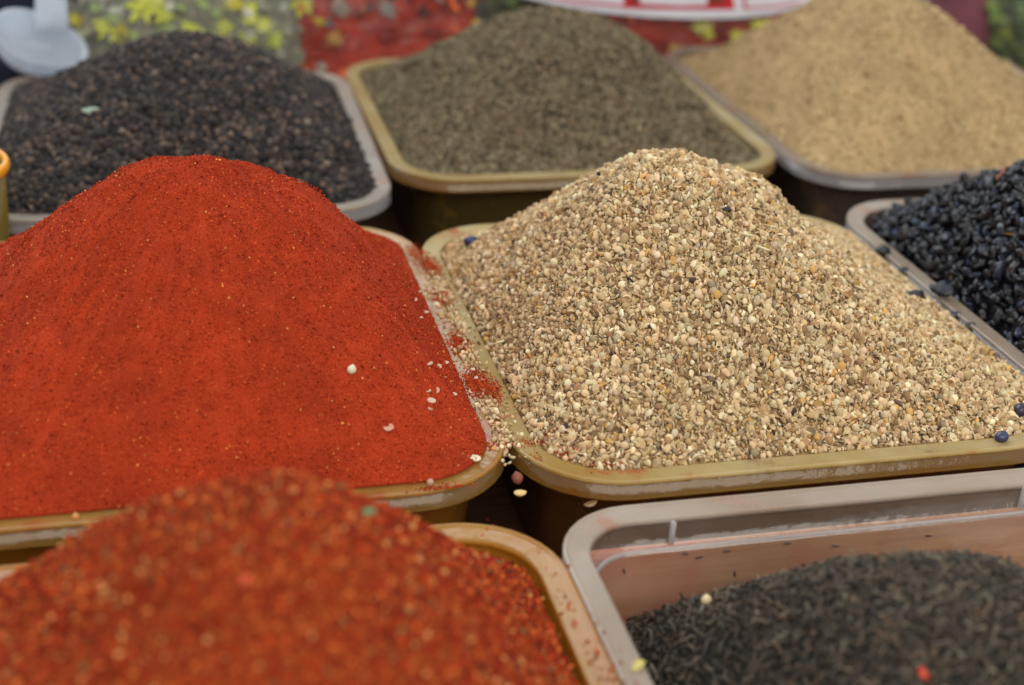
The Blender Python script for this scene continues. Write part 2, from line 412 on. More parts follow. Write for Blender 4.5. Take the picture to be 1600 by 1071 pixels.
# ------------------------------------------------------------------ heaps
class Heap:
    def __init__(s, tub, par, inset, bumps=(), namp=1.2, nscale=22, seed=1, streak=0.0):
        x0, x1, y0, y1 = TUB[tub]; l, r, f, b = inset
        s.rect = (x0+l, x1-r, y0+f, y1-b); s.tubrect = TUB[tub]
        s.u0, s.v0, s.H, s.a, s.e0, s.cv = par
        s.hw, s.hd = (s.rect[1]-s.rect[0])/2, (s.rect[3]-s.rect[2])/2
        s.cx, s.cy = (s.rect[0]+s.rect[1])/2, (s.rect[2]+s.rect[3])/2
        s.ax, s.ay = s.cx+s.u0*s.hw, s.cy+s.v0*s.hd
        s.bumps, s.namp, s.nscale, s.seed, s.streak = bumps, namp, nscale, seed, streak
        s.cr = CORNERS.get(s.tubrect, 44.0); B = rrect(*s.rect, 0, max(s.cr-10, 20), 14, 24); s.B = B
        an = np.arctan2(B[:, 1]-s.ay, B[:, 0]-s.ax); R = np.hypot(B[:, 1]-s.ay, B[:, 0]-s.ax)
        o = np.argsort(an); s.an = np.r_[an[o][-1]-2*np.pi, an[o], an[o][0]+2*np.pi]; s.R = np.r_[R[o][-1], R[o], R[o][0]]
    def t(s, x, y):
        return np.hypot(x-s.ax, y-s.ay)/np.interp(np.arctan2(y-s.ay, x-s.ax), s.an, s.R)
    def h(s, x, y):
        t = s.t(x, y); rr = np.hypot(x-s.ax, y-s.ay)/((s.hw+s.hd)/2)
        wt = np.clip(t, 0, 1)**1.5; q = np.clip(t*wt+rr*(1-wt), 0, 1.15)
        a = s.a; g = (math.sqrt(1+a*a)-np.sqrt(q*q+a*a))/(math.sqrt(1+a*a)-a)
        g = np.sign(g)*np.abs(g)**s.cv
        z = s.e0+(s.H-s.e0)*g
        fade = np.clip((1-t)*4, 0, 1)
        z = z + fade*s.namp*(vnoise(x, y, s.nscale*2.3, s.seed)*1.6+vnoise(x, y, s.nscale, s.seed+1)+.5*vnoise(x, y, s.nscale*.45, s.seed+2))
        if s.streak:
            th = np.arctan2(y-s.ay, x-s.ax); rad = np.hypot(x-s.ax, y-s.ay)
            z = z+np.clip(t*3, 0, 1)*fade*s.streak*(vnoise(th*60, rad/9, 2.2, s.seed+5)+.6*vnoise(th*60, rad/5, .9, s.seed+6))+fade*s.streak*.45*vnoise(x, y, 5.0, s.seed+7)
            k = vnoise(x, y, 17, s.seed+8)*vnoise(x, y, 7, s.seed+9); z = z-fade*s.streak*2.2*np.clip(k-.22, 0, 1)
        for bx, by, br, bh in s.bumps: z = z + fade*bh*np.exp(-((x-bx)**2+(y-by)**2)/(2*br*br))
        return z
    def normal(s, x, y, e=1.5):
        n = np.stack([-(s.h(x+e, y)-s.h(x-e, y))/(2*e), -(s.h(x, y+e)-s.h(x, y-e))/(2*e), np.ones_like(x)], -1)
        return n/np.linalg.norm(n, axis=-1, keepdims=True)
    def core(s, mat, parent, rings=110, sink=0.0, fine=0.0, name='heap_body'):
        B = s.B; n = len(B); loops = []
        for k in range(1, rings+1):
            tt = (k/rings)
            P = np.array([s.ax, s.ay])+(B-np.array([s.ax, s.ay]))*tt
            z = s.h(P[:, 0], P[:, 1])
            if fine: z = z+RNG.normal(0, fine, n)
            loops.append(np.c_[P, z+ZR-sink])
        # down the inside of the tub to its floor
        zs = [min(s.e0-2.5, -3.0)] + [z for z in (-11, -16, -40, -68, -71.5) if z < s.e0-4]
        N = len(B)
        for z in zs:
            L = rrect(*s.tubrect, wall_d(z)+1.2+(6 if z < -70 else 0), s.cr, 14, 24); loops.append(np.c_[L, np.full(N, z+ZR)])
        V, F = loft(loops); top = len(V)
        V = np.r_[V, [[s.ax, s.ay, s.h(np.array([s.ax]), np.array([s.ay]))[0]+ZR-sink]]]
        F = [(top, i, (i+1) % n) for i in range(n)]+F
        F.append(tuple((len(loops)-1)*n+i for i in range(n-1, -1, -1)))
        return mesh_obj(name, V, F, mat, parent, origin=(s.cx, s.cy, 0))
    def sample(s, spacing, layers=1, tmax=1.0):
        out = []
        for k in range(layers):
            sx, sy = spacing, spacing*.866
            gx, gy = np.meshgrid(np.arange(s.rect[0]-3, s.rect[1]+3, sx), np.arange(s.rect[2]-3, s.rect[3]+3, sy))
            gx = gx+(np.arange(gx.shape[0]) % 2)[:, None]*sx*.5
            p = np.stack([gx.ravel(), gy.ravel()], -1); p += RNG.uniform(-.42, .42, p.shape)*spacing+RNG.uniform(-.5, .5, 2)*spacing
            out.append(p[s.t(p[:, 0], p[:, 1]) < tmax])
        return out

HEAPS = {}
def grains(heap, parent, kinds, mat, spacing, layers, rad, aniso, pal, nparts, part, stuff, align=0.0, lift=(-.5, .35), tmax=1.0):
    """cover a heap with grains: the nearest in view become parts, the rest one stuff part"""
    P = []; depth = []
    for k, p in enumerate(heap.sample(spacing, layers, tmax)): P.append(p); depth.append(np.full(len(p), -k*.55))
    P = np.concatenate(P); depth = np.concatenate(depth); n = len(P)
    nr = heap.normal(P[:, 0], P[:, 1]); z = heap.h(P[:, 0], P[:, 1])
    size = np.exp(RNG.uniform(math.log(rad[0]), math.log(rad[1]), n))
    off = (RNG.uniform(*lift, n)+depth)*size*aniso[2]
    pos = np.c_[P, z+ZR]+nr*off[:, None]
    if align:     # lie flat on the slope, random spin
        rot = np.zeros((n, 3)); sp = RNG.uniform(0, 6.283, n)
        for i in range(n):
            q = Vector(nr[i]).to_track_quat('Z', 'Y') @ Euler((RNG.normal(0, align), RNG.normal(0, align), sp[i])).to_quaternion()
            rot[i] = q.to_euler()[:]
    else: rot = RNG.uniform(0, 6.283, (n, 3))
    scl = size[:, None]*RNG.uniform(.85, 1.15, (n, 3))*np.array(aniso)
    col = pick_cols(n, pal); idx = RNG.integers(0, len(kinds), n)
    px, py, zc = project(pos)
    vis = (px > 5) & (px < 1595) & (py > 5) & (py < 1066) & (depth > -.1) & (off > -.2*size)
    cand = np.where(vis)[0]; score = size[cand]/zc[cand]*(.6+.8*RNG.random(len(cand))); cand = cand[np.argsort(-score)][:nparts]
    meshes = [grain_mesh(k, i, mat) for i, k in enumerate(kinds)]
    idx[cand[:len(kinds)]] = np.arange(len(kinds))
    protos = []
    for j, i in enumerate(cand):
        o = bpy.data.objects.new(part, meshes[idx[i]]); COL.objects.link(o); o.parent = parent
        o.location = Vector(pos[i])*.001-parent.location; o.rotation_euler = rot[i]; o.scale = scl[i]*.001
        o['col'] = [float(c) for c in col[i]]
        if j < len(kinds): protos.append(o)
    rest = np.setdiff1d(np.arange(n), cand)
    scatter(stuff, parent, pos[rest], rot[rest], scl[rest], col[rest], idx[rest], protos)
    return protos

def heap_root(name, key, label, cat):
    H = HEAPS[key]; e = empty(name, (H.cx, H.cy, 0)); tag(e, label, cat, 'heaps of spices in the tubs'); return e

# red powder
H = HEAPS['pap'] = Heap('pap', (.07, -.025, 91, .45, 1.0, 1.0), (5, 9, 7, 9), bumps=[(-14, 604, 11, 3), (24, 606, 8, 3), (42, 610, 8, -6), (66, 612, 14, 5), (-52, 600, 18, 5), (-104, 610, 22, -9), (10, 560, 9, -2.5), (20, 545, 10, 2)], namp=1.3, nscale=26, seed=11, streak=1.7)
R_ = heap_root('red_powder_heap', 'pap', 'large smooth heap of fine red paprika powder, left of the coriander seeds', 'spice heap')
pap_m = powder_mat('paprika_powder', (lin(128, 38, 19), lin(160, 51, 25), lin(174, 60, 29), lin(200, 90, 46)), 1500, .5)
H.core(pap_m, R_, 170, fine=.16)
red_flake = grain_mat('paprika_flake', .9, .08)
PAPPAL = [(6, (168, 57, 27)), (4, (150, 46, 23)), (.6, (128, 40, 21)), (3.0, (196, 82, 40)), (.28, (220, 146, 78)), (.08, (84, 32, 24))]
pap_protos = grains(H, R_, ['flake', 'chip', 'crumb', 'flake'], red_flake, 1.1, 1, (.26, .7), (1, 1, 1), PAPPAL, 60, 'flake', 'loose_flakes', lift=(-.5, .8))

# coriander seeds
H = HEAPS['cor'] = Heap('cor', (-.25, .04, 86, .26, -.5, 1.05), (11, 1, 11.5, 14), bumps=[(288, 612, 12, 7), (268, 607, 8, -2), (315, 600, 16, 4)], namp=1.2, nscale=20, seed=21)
R_ = heap_root('coriander_heap', 'cor', 'tall heap of pale tan coriander seeds in the centre', 'spice heap')
cor_core = powder_mat('coriander_crumbs', (lin(120, 94, 64), lin(154, 124, 86), lin(176, 146, 104), lin(198, 170, 124)), 700, 1.2)
H.core(cor_core, R_, 110, sink=1.4)
cor_m = grain_mat('coriander_seed', .8, .18, .22, 700)
CORPAL = [(6, (198, 169, 126)), (5, (210, 184, 144)), (2, (224, 206, 168)), (2.2, (174, 140, 98)), (.9, (150, 116, 82)), (.4, (154, 134, 104)), (.15, (118, 98, 84)), (.5, (200, 156, 90)), (.06, (70, 56, 52))]
cor_protos = grains(H, R_, ['round', 'husk', 'crumb', 'husk', 'shard', 'chip', 'shard', 'husk'], cor_m, 2.0, 2, (.6, 2.15), (1, 1, .85), CORPAL, 300, 'coriander_seed', 'loose_coriander_seeds', lift=(-.5, .55))

# shiny black dried berries
H = HEAPS['blk'] = Heap('blk', (-.30, .10, 68, .43, -7, .9), (14, 12, 12, 13), namp=1.5, nscale=24, seed=31)
R_ = heap_root('black_berry_heap', 'blk', 'heap of shiny blue-black dried berries at the right edge', 'spice heap')
blk_core = powder_mat('berry_shadow', (lin(16, 16, 18), lin(22, 22, 26), lin(28, 28, 32), lin(36, 36, 40)), 300, 2)
H.core(blk_core, R_, 80, sink=4)
blk_m = grain_mat('black_berry_skin', .3, .42, .5, 350)
BLKPAL = [(7, (21, 21, 24)), (3, (29, 30, 35)), (1.6, (38, 44, 62)), (1.6, (40, 33, 34)), (.2, (58, 70, 102))]
blk_protos = grains(H, R_, ['berry']*6, blk_m, 4.8, 2, (2.7, 4.9), (1, .9, .95), BLKPAL, 300, 'berry', 'loose_berries', align=.55, lift=(-.4, .6))

# coarse chilli flakes
H = HEAPS['chi'] = Heap('chi', (.077, .257, 85, .44, -5, 1.1), (11, 12, 11, 11.5), bumps=[(30, 372, 12, 4), (-30, 350, 18, 2)], namp=1.6, nscale=24, seed=41, streak=1.0)
R_ = heap_root('chilli_flake_heap', 'chi', 'coarse red chilli flake heap with orange and green bits, nearest the camera', 'spice heap')
chi_core = powder_mat('chilli_crumbs', (lin(92, 32, 16), lin(146, 54, 24), lin(168, 76, 34), lin(194, 114, 60)), 600, 1.5)
H.core(chi_core, R_, 120, sink=.6, fine=.2)
chi_m = grain_mat('chilli_flake_skin', .8, .12)
CHIPAL = [(7, (152, 46, 21)), (6, (170, 68, 30)), (3, (200, 102, 46)), (2.2, (104, 26, 14)), (.7, (216, 154, 92)), (.3, (118, 108, 62)), (.5, (206, 74, 28)), (.2, (96, 84, 60))]
chi_protos = grains(H, R_, ['flake', 'crumb', 'chip', 'flake'], chi_m, 1.6, 2, (.42, 1.45), (1, 1, 1), CHIPAL, 300, 'chilli_flake', 'loose_chilli_flakes', lift=(-.5, .9))

# dark tea leaves
H = HEAPS['tea'] = Heap('tea', (-.25, .173, 35, .47, -41, .86), (19.5, 19.5, 19.5, 19.5), namp=2.0, nscale=26, seed=51)
R_ = heap_root('tea_leaf_heap', 'tea', 'low heap of dark grey-green dried tea leaves in the clear tub', 'tea heap')
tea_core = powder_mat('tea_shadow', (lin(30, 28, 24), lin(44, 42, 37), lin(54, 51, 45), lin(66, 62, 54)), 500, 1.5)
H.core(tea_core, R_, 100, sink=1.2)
tea_m = grain_mat('tea_leaf', .6, .4, .3)
TEAPAL = [(6, (76, 65, 53)), (4, (94, 82, 66)), (3, (48, 41, 34)), (1.0, (124, 116, 96)), (1.2, (104, 80, 60))]
tea_protos = grains(H, R_, ['curl']*5, tea_m, 2.0, 2, (1.0, 3.8), (1, 1.15, 1.15), TEAPAL, 300, 'tea_leaf', 'loose_tea_leaves', align=.45, lift=(-.25, .35))

# dark peppercorns
H = HEAPS['pep'] = Heap('pep', (.07, -.018, 62, .38, -3, .80), (11, 10.5, 11, 10), namp=1.5, nscale=26, seed=61)
R_ = heap_root('peppercorn_heap', 'pep', 'wide heap of dark brown-black peppercorns at back left', 'spice heap')
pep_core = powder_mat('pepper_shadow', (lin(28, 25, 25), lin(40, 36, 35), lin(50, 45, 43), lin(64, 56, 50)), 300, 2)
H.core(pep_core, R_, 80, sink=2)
pep_m = grain_mat('peppercorn_skin', .85, .2, .35, 600)
PEPPAL = [(6, (60, 53, 50)), (3, (76, 66, 60)), (4, (42, 39, 40)), (1.6, (104, 86, 73)), (.3, (120, 106, 94))]
grains(H, R_, ['pepper']*4, pep_m, 3.4, 2, (1.3, 2.6), (1, 1, 1), PEPPAL, 300, 'peppercorn', 'loose_peppercorns', lift=(-.4, .5))

# cumin seeds
H = HEAPS['cum'] = Heap('cum', (.07, .15, 66, .9, -5, 1.04), (11, 9.5, 11, 9.5), namp=2.0, nscale=26, seed=71, streak=1.3)
R_ = heap_root('cumin_heap', 'cum', 'grey-brown heap of thin cumin seeds, middle of the back row', 'spice heap')
cum_core = powder_mat('cumin_crumbs', (lin(52, 45, 32), lin(78, 68, 48), lin(98, 86, 62), lin(118, 104, 78)), 500, 1.2)
H.core(cum_core, R_, 90, sink=.8)
cum_m = grain_mat('cumin_seed', .85, .15)
CUMPAL = [(6, (120, 106, 82)), (4, (146, 131, 104)), (3, (86, 74, 56)), (1.0, (150, 138, 112)), (1.3, (62, 54, 42)), (.8, (112, 84, 56))]
grains(H, R_, ['cumin']*4, cum_m, 1.75, 2, (1.7, 2.9), (1, 1.1, 1.1), CUMPAL, 300, 'cumin_seed', 'loose_cumin_seeds', align=.35, lift=(-.2, .35))

# beige ground spice
H = HEAPS['bei'] = Heap('bei', (-.25, -.003, 90, .33, -5, 1.22), (8, 8, 11, 10), namp=1.6, nscale=30, seed=81, streak=1.2)
R_ = heap_root('beige_powder_heap', 'bei', 'tall heap of beige ground coriander powder at back right', 'spice heap')
bei_core = powder_mat('ground_coriander', (lin(146, 120, 84), lin(172, 143, 102), lin(188, 160, 116), lin(210, 186, 142)), 900, .8)
H.core(bei_core, R_, 130, fine=.25)
bei_m = grain_mat('ground_flake', .9, .1)
BEIPAL = [(6, (184, 158, 118)), (3, (204, 180, 140)), (2, (150, 116, 72)), (.6, (212, 190, 148)), (.3, (136, 106, 72))]
grains(H, R_, ['flake', 'crumb', 'chip', 'flake'], bei_m, 2.0, 1, (.6, 1.6), (1, 1, 1), BEIPAL, 120, 'flake', 'loose_flakes', lift=(-.5, .8))

# ------------------------------------------------------------------ stray grains lying on heaps and rims
def surf(x, y):
    """height of the scene's surface (mm above the rim plane) under x, y"""
    z = -ZR
    for k, r in TUB.items():
        if r[0] <= x <= r[1] and r[2] <= y <= r[3]:
            H = HEAPS[k]; X, Y = np.array([x]), np.array([y])
            dd = min(x-r[0], r[1]-x, y-r[2], r[3]-y)
            if dd < 10: z = max(z, .75 if dd < 2.5 else 0.0)
            if H.t(X, Y)[0] <= 1: z = max(z, float(H.h(X, Y)[0]))
    if 437 < y < (443 if x > 149 else 461): z = max(z, -20.0 if x > 150 else -35.0)
    return z

def hit(px, py):
    d = ray(px, py); t = (CAMH-96)/-d[2]; step = 6.0
    while t < 2000:
        p = CAM+d*t
        if p[2]-ZR <= surf(p[0], p[1]):
            if step < .4: return p
            t -= step; step *= .25
        t += step
    return p

stray_mats = {}
def stray(name, kind, var, px, py, size, aniso, col, label, cat, rot=None, group=None, up=.6, z=None, rough=.6):
    p = hit(px, py) if z is None else None
    if z is not None:
        d = ray(px, py); p = CAM+d*((z-CAMH)/d[2])
    key = (kind, var, col)
    if key not in stray_mats:
        m = NT('stray_'+name); nz = m.noise(700, 2); l_ = lin(*col)
        c = m.ramp(nz.outputs[0], [(.3, tuple(x*.75 for x in l_)), (.7, tuple(x*1.1 for x in l_))])
        pr = m.n('ShaderNodeBsdfPrincipled'); m.l(c.outputs[0], pr.inputs['Base Color']); pr.inputs['Roughness'].default_value = rough
        m.l(pr.outputs[0], m.out.inputs[0]); stray_mats[key] = grain_mesh(kind, var, m.m)
    o = bpy.data.objects.new(name, stray_mats[key]); COL.objects.link(o)
    s = np.array(aniso)*size
    o.location = Vector(p+np.array([0, 0, up*s.min()]))*.001; o.scale = s*.001
    o.rotation_euler = rot if rot else (random.uniform(-.4, .4), random.uniform(-.4, .4), random.uniform(0, 6.28))
    tag(o, label, cat, group)
    return o

PALE = (222, 206, 172)
stray('coriander_seed', 'round', 0, 549, 582, 2.0, (1, 1, 1), PALE, 'single pale coriander seed lying on the right slope of the red powder', 'seed')
stray('seed_husk', 'husk', 1, 607, 671, 2.0, (1, 1, .8), (206, 150, 120), 'small hollow husk on the red powder, below the single pale seed', 'husk')
ORD = ['topmost', 'second', 'third', 'fourth', 'fifth', 'sixth', 'seventh', 'eighth', 'ninth', 'tenth', 'eleventh', 'twelfth', 'lowest']
GB = 'pale crumbs on the edge of the red powder'
for k_, (px, py, s) in enumerate(sorted(((655, 457, 1.8), (648, 470, 1.2), (664, 489, 2.0), (656, 497, 1.3), (671, 570, 1.5), (686, 574, 1.2), (696, 568, 1.3), (668, 612, 1.5), (682, 612, 1.4), (674, 628, 1.9), (710, 617, 1.2), (672, 640, 1.1), (695, 590, 1.0)), key=lambda q: q[1])):
    stray('husk_crumb', 'husk', 1, px, py, s, (1, 1, .7), (204, 170, 136), ORD[k_]+' pale husk crumb counting down the right edge of the red powder', 'husk', group=GB)
stray('seed_husk', 'husk', 3, 742, 718, 2.2, (1, .9, .8), PALE, 'pale curved husk in the front right corner of the red powder tub', 'husk')
stray('coriander_seed', 'husk', 1, 766, 733, 2.2, (1, 1, .8), (214, 204, 170), 'pale split seed lying on the rounded rim corner of the red powder tub', 'seed')
stray('coriander_seed', 'round', 2, 672, 757, 1.5, (1, 1, 1), (190, 150, 120), 'tiny pale seed at the front edge of the red powder', 'seed')
stray('coriander_seed', 'round', 0, 119, 811, 1.5, (1, 1, 1), (206, 140, 80), 'tiny orange-tan seed at the lower left of the red powder', 'seed')
BK = (30, 32, 38)
stray('dried_berry', 'pepper', 0, 1378, 398, 4.2, (1.1, 1, .9), BK, 'black berry on the coriander edge, farthest up along the milky rim', 'berry', (0, 0, .3), up=.55, rough=.4)
stray('dried_berry', 'pepper', 1, 1409, 433, 3.9, (1, 1, 1.1), BK, 'round black berry on the coriander seeds, second down along the milky rim', 'berry', (.2, .8, 1.0), up=.55, rough=.4)
stray('dried_berry', 'berry', 2, 1432, 466, 5.2, (1.1, .8, .9), (48, 40, 44), 'shrivelled black berry on the coriander seeds, third down along the milky rim', 'berry', (0, .2, .2), up=.55, rough=.4)
stray('dried_berry', 'berry', 3, 1470, 464, 6.0, (1.1, 1.1, 1.1), BK, 'large black berry lying across the milky rim of the berry tub', 'berry', (0, 0, -.6), up=.55, rough=.4)
stray('dried_berry', 'berry', 0, 1491, 498, 4.0, (1, 1.1, 1), (44, 42, 52), 'small black berry wedged between coriander seeds and milky rim', 'berry', (0, 0, .4), up=.55, rough=.4)
stray('dried_berry', 'berry', 2, 1512, 515, 4.0, (1.2, .9, 1), (52, 48, 58), 'thin dark berry lowest along the milky rim beside the coriander', 'berry', (0, 0, -.5), up=.55, rough=.4)
stray('dried_berry', 'pepper', 2, 1564, 688, 3.2, (1.1, .9, .9), (52, 54, 84), 'bluish berry on the coriander seeds near the front rim', 'berry', (0, 0, .3), up=.55, rough=.35)
stray('dried_berry', 'pepper', 3, 1593, 646, 3.4, (1.1, .9, .9), (44, 36, 58), 'dark purple berry on the coriander seeds at the right picture edge', 'berry', (0, 0, 1.), up=.55, rough=.35)
stray('dried_berry', 'pepper', 1, 737, 381, 3.6, (1.3, 1, .8), (38, 44, 78), 'blue-black berry in the back left corner of the coriander tub', 'berry', (0, 0, -.2), up=.55, rough=.35)
stray('coriander_seed', 'round', 2, 704, 390, 2.2, (1, 1, 1), (206, 160, 116), 'tan seed in the back left corner of the coriander tub, beside a berry', 'seed')
stray('dried_berry', 'berry', 2, 1136, 330, 2.2, (1, 1, 1), (40, 36, 40), 'small dark berry on the upper right slope of the coriander heap', 'berry', (0, 0, .4), up=.55, rough=.4)
stray('brown_seed', 'round', 2, 808, 752, 2.6, (1, 1, 1), (140, 80, 56), 'round brown seed wedged in the gap between two tub rim corners', 'seed', z=-9)
stray('coriander_seed', 'husk', 1, 813, 773, 2.2, (1, 1, .8), (216, 180, 110), 'yellowish split seed on the wooden slat below the brown seed', 'seed')
stray('coriander_seed', 'husk', 3, 923, 789, 2.6, (1, .8, .8), (220, 196, 160), 'pale split seed under the coriander tub rim, above the clear tub', 'seed', z=-16)
ST = (226, 210, 164)
for px, py, L, a, lb in ((1190, 398, 6, 1.9, 'thin pale straw on the right slope of the coriander heap, below its peak'), (1342, 457, 4.6, 1.9, 'thin pale straw on the far right slope of the coriander heap'),
                         (1108, 316, 4.0, .9, 'short straw just below the peak of the coriander heap'), (786, 541, 5.0, .5, 'pale straw on the left edge of the coriander heap'),
                         (1165, 375, 5.0, 2.2, 'pale straw near the right side of the coriander heap top')):
    stray('straw', 'chip', 2, px, py, L, (1, .35, .5), ST, lb, 'straw', (0, .1, a), up=1.5)
stray('leaf_fragment', 'flake', 1, 143, 178, 7.0, (1, .5, .5), (142, 160, 138), 'pale green leaf fragment on the peppercorn heap', 'leaf', (.5, 0, .2))
stray('coriander_seed', 'round', 0, 1103, 943, 2.1, (1, 1, 1), (222, 200, 150), 'single pale seed on the edge of the dark tea leaves', 'seed')
stray('chilli_flake', 'crumb', 0, 1441, 1056, 2.4, (1, 1, .7), (190, 60, 28), 'orange-red chilli bit lying on the dark tea leaves', 'chilli flake')
stray('chilli_flake', 'crumb', 1, 905, 936, 1.8, (1, 1, .9), (190, 56, 22), 'red chilli crumb on the rim between chilli tub and clear tub', 'chilli flake')
stray('leaf_fragment', 'flake', 0, 575, 806, 3.4, (1, .6, .6), (96, 128, 84), 'small green leaf fragment on the right shoulder of the chilli flakes', 'leaf', (.6, .2, .4))
stray('chilli_flake', 'flake', 2, 384, 912, 2.1, (1, .8, .8), (196, 66, 26), 'bright orange-red flake in the middle of the chilli heap', 'chilli flake', (.7, 0, .3))
stray('twig', 'chip', 0, 1562, 284, 9.0, (1, .22, .3), (150, 80, 56), 'reddish twig lying across the top of the black berries', 'twig', (0, -.2, .7), up=2.5)
stray('twig', 'chip', 1, 1486, 438, 6.0, (1, .2, .3), (120, 92, 60), 'thin brown twig among the black berries, mid slope', 'twig', (0, 0, .8), up=2)
stray('twig', 'chip', 0, 1580, 372, 5.0, (1, .2, .3), (160, 110, 60), 'short tan twig among the black berries at the right edge', 'twig', (0, 0, -.4), up=2)
stray('yellow_crumb', 'crumb', 2, 996, 1041, 3.2, (1, 1, .25), (196, 180, 90), 'yellow powder smudge on the rim of the clear tub', 'crumb')

for k_, (px, py, a_) in enumerate(sorted(((975, 892, 1.4), (1148, 897, 1.5), (1135, 862, .1), (1070, 866, .2), (1092, 872, -.1), (1230, 850, .1), (1305, 854, .2), (1450, 838, .1)))):
    p = at_y(px, py, TUB['tea'][3]-wall_d(-25)-.6)
    o = stray('tea_leaf', 'chip', 1, px, py, 1.9, (1, 1.0, 1.0), (66, 52, 48), ('leftmost' if k_ == 0 else ORD[k_] if k_ < 7 else 'rightmost')+' dark tea bit, from the left, stuck to the clear tub back wall', 'tea leaf', (0, a_, 0), group='tea bits stuck to the clear tub wall')
    o.location = Vector(p)*.001
# loose dust and crumbs spilled on the shared rim of paprika and coriander
def spill(name, label, pts_px, spread, n, protos, pal, rad, cat='spilled spice'):
    pos = []
    for (px, py, wgt) in pts_px:
        c = hit(px, py)
        for _ in range(int(n*wgt)):
            x, y = c[0]+random.gauss(0, spread[0]), c[1]+random.gauss(0, spread[1]); z = surf(x, y)
            if z < -14: continue
            pos.append((x, y, z+ZR+.25))
    pos = np.array(pos); m = len(pos); s = RNG.uniform(*rad, (m, 1))*RNG.uniform(.8, 1.2, (m, 3))
    o = scatter(name, None, pos, RNG.uniform(0, 6.28, (m, 3)), s, pick_cols(m, pal), RNG.integers(0, len(protos), m), protos)
    tag(o, label, cat, kind='stuff'); return o
spill('red_powder_spill', 'red powder spilled over the rims between red powder and coriander', [(672, 415, .7), (715, 540, .7), (745, 600, 1.3), (770, 612, .5), (650, 395, .3), (690, 470, .4)], (3.0, 7.0), 900, pap_protos, PAPPAL, (.25, .6))
spill('red_powder_spill', 'red powder dusting the front corner rims of both middle tubs', [(875, 722, .6), (930, 740, .5), (760, 735, .6), (700, 762, .6), (840, 700, .3)], (6.0, 2.2), 700, pap_protos, PAPPAL, (.2, .5))
spill('seed_crumb_spill', 'coriander husk crumbs spilled over the left rim of the coriander tub', [(690, 450, 1.), (710, 500, 1.), (735, 560, .8), (765, 640, .8), (790, 690, .7), (900, 785, .0)], (3.4, 9.0), 130, cor_protos, CORPAL, (.5, 1.3))
spill('chilli_crumb_spill', 'chilli crumbs scattered on the right rim of the chilli tub', [(890, 960, .6), (940, 1040, 1.), (965, 1065, 1.), (860, 900, .4), (760, 835, .5)], (3.2, 8.0), 28, chi_protos, CHIPAL, (.4, 1.1))

# ------------------------------------------------------------------ things behind the tubs
def pillow(cx, cy, z0, hx, hy, H, seed, e=.55, nu=64, nv=40, wr=2.5):
    """stuffed bag: superellipsoid with crumples; returns verts, faces"""
    V = []
    sg = lambda c, p: np.sign(c)*np.abs(c)**p
    for j in range(nv+1):
        ph = -math.pi/2+math.pi*j/nv
        for i in range(nu):
            th = 2*math.pi*i/nu
            x = sg(math.cos(ph), e)*sg(math.cos(th), .6); y = sg(math.cos(ph), e)*sg(math.sin(th), .9); z = sg(math.sin(ph), e)
            V.append((x*hx, y*hy, (z+1)/2*H))
    V = np.array(V); d = wr*(vnoise(V[:, 0]*1.0+seed*31, V[:, 2]+V[:, 1], 26, seed)+.6*vnoise(V[:, 0]+seed*7, V[:, 2]*.6, 11, seed+3))
    n = V-np.array([0, 0, H/2]); n /= np.linalg.norm(n, axis=1, keepdims=True)+1e-6; V = V+n*d[:, None]
    V[:, 2] = np.maximum(V[:, 2], 0.3)
    V = V+np.array([cx, cy, z0]); F = []
    for j in range(nv):
        for i in range(nu): F.append((j*nu+i, j*nu+(i+1) % nu, (j+1)*nu+(i+1) % nu, (j+1)*nu+i))
    return V, F

film = film_mat('clear_film')
def flower_mesh(mat, var):
    r = np.random.default_rng(var+5); V = [(0, 0, .25)]; F = []
    n = 7
    for k in range(n):
        a = 2*math.pi*k/n; b = .36*r.uniform(.8, 1.2); L = r.uniform(.8, 1.1); zz = r.uniform(-.1, .35)
        i = len(V); V += [(L*.55*math.cos(a-b), L*.55*math.sin(a-b), .1), (L*math.cos(a), L*math.sin(a), zz), (L*.55*math.cos(a+b), L*.55*math.sin(a+b), .12), (.1*math.cos(a), .1*math.sin(a), -.25)]
        F += [(0, i, i+1), (0, i+1, i+2), (i+3, i+1, i), (i+3, i+2, i+1), (0, i+3, i), (0, i+2, i+3)]
    me = bpy.data.meshes.new('flower'); me.from_pydata(V, [], F); me.update(); me.materials.append(mat); return me

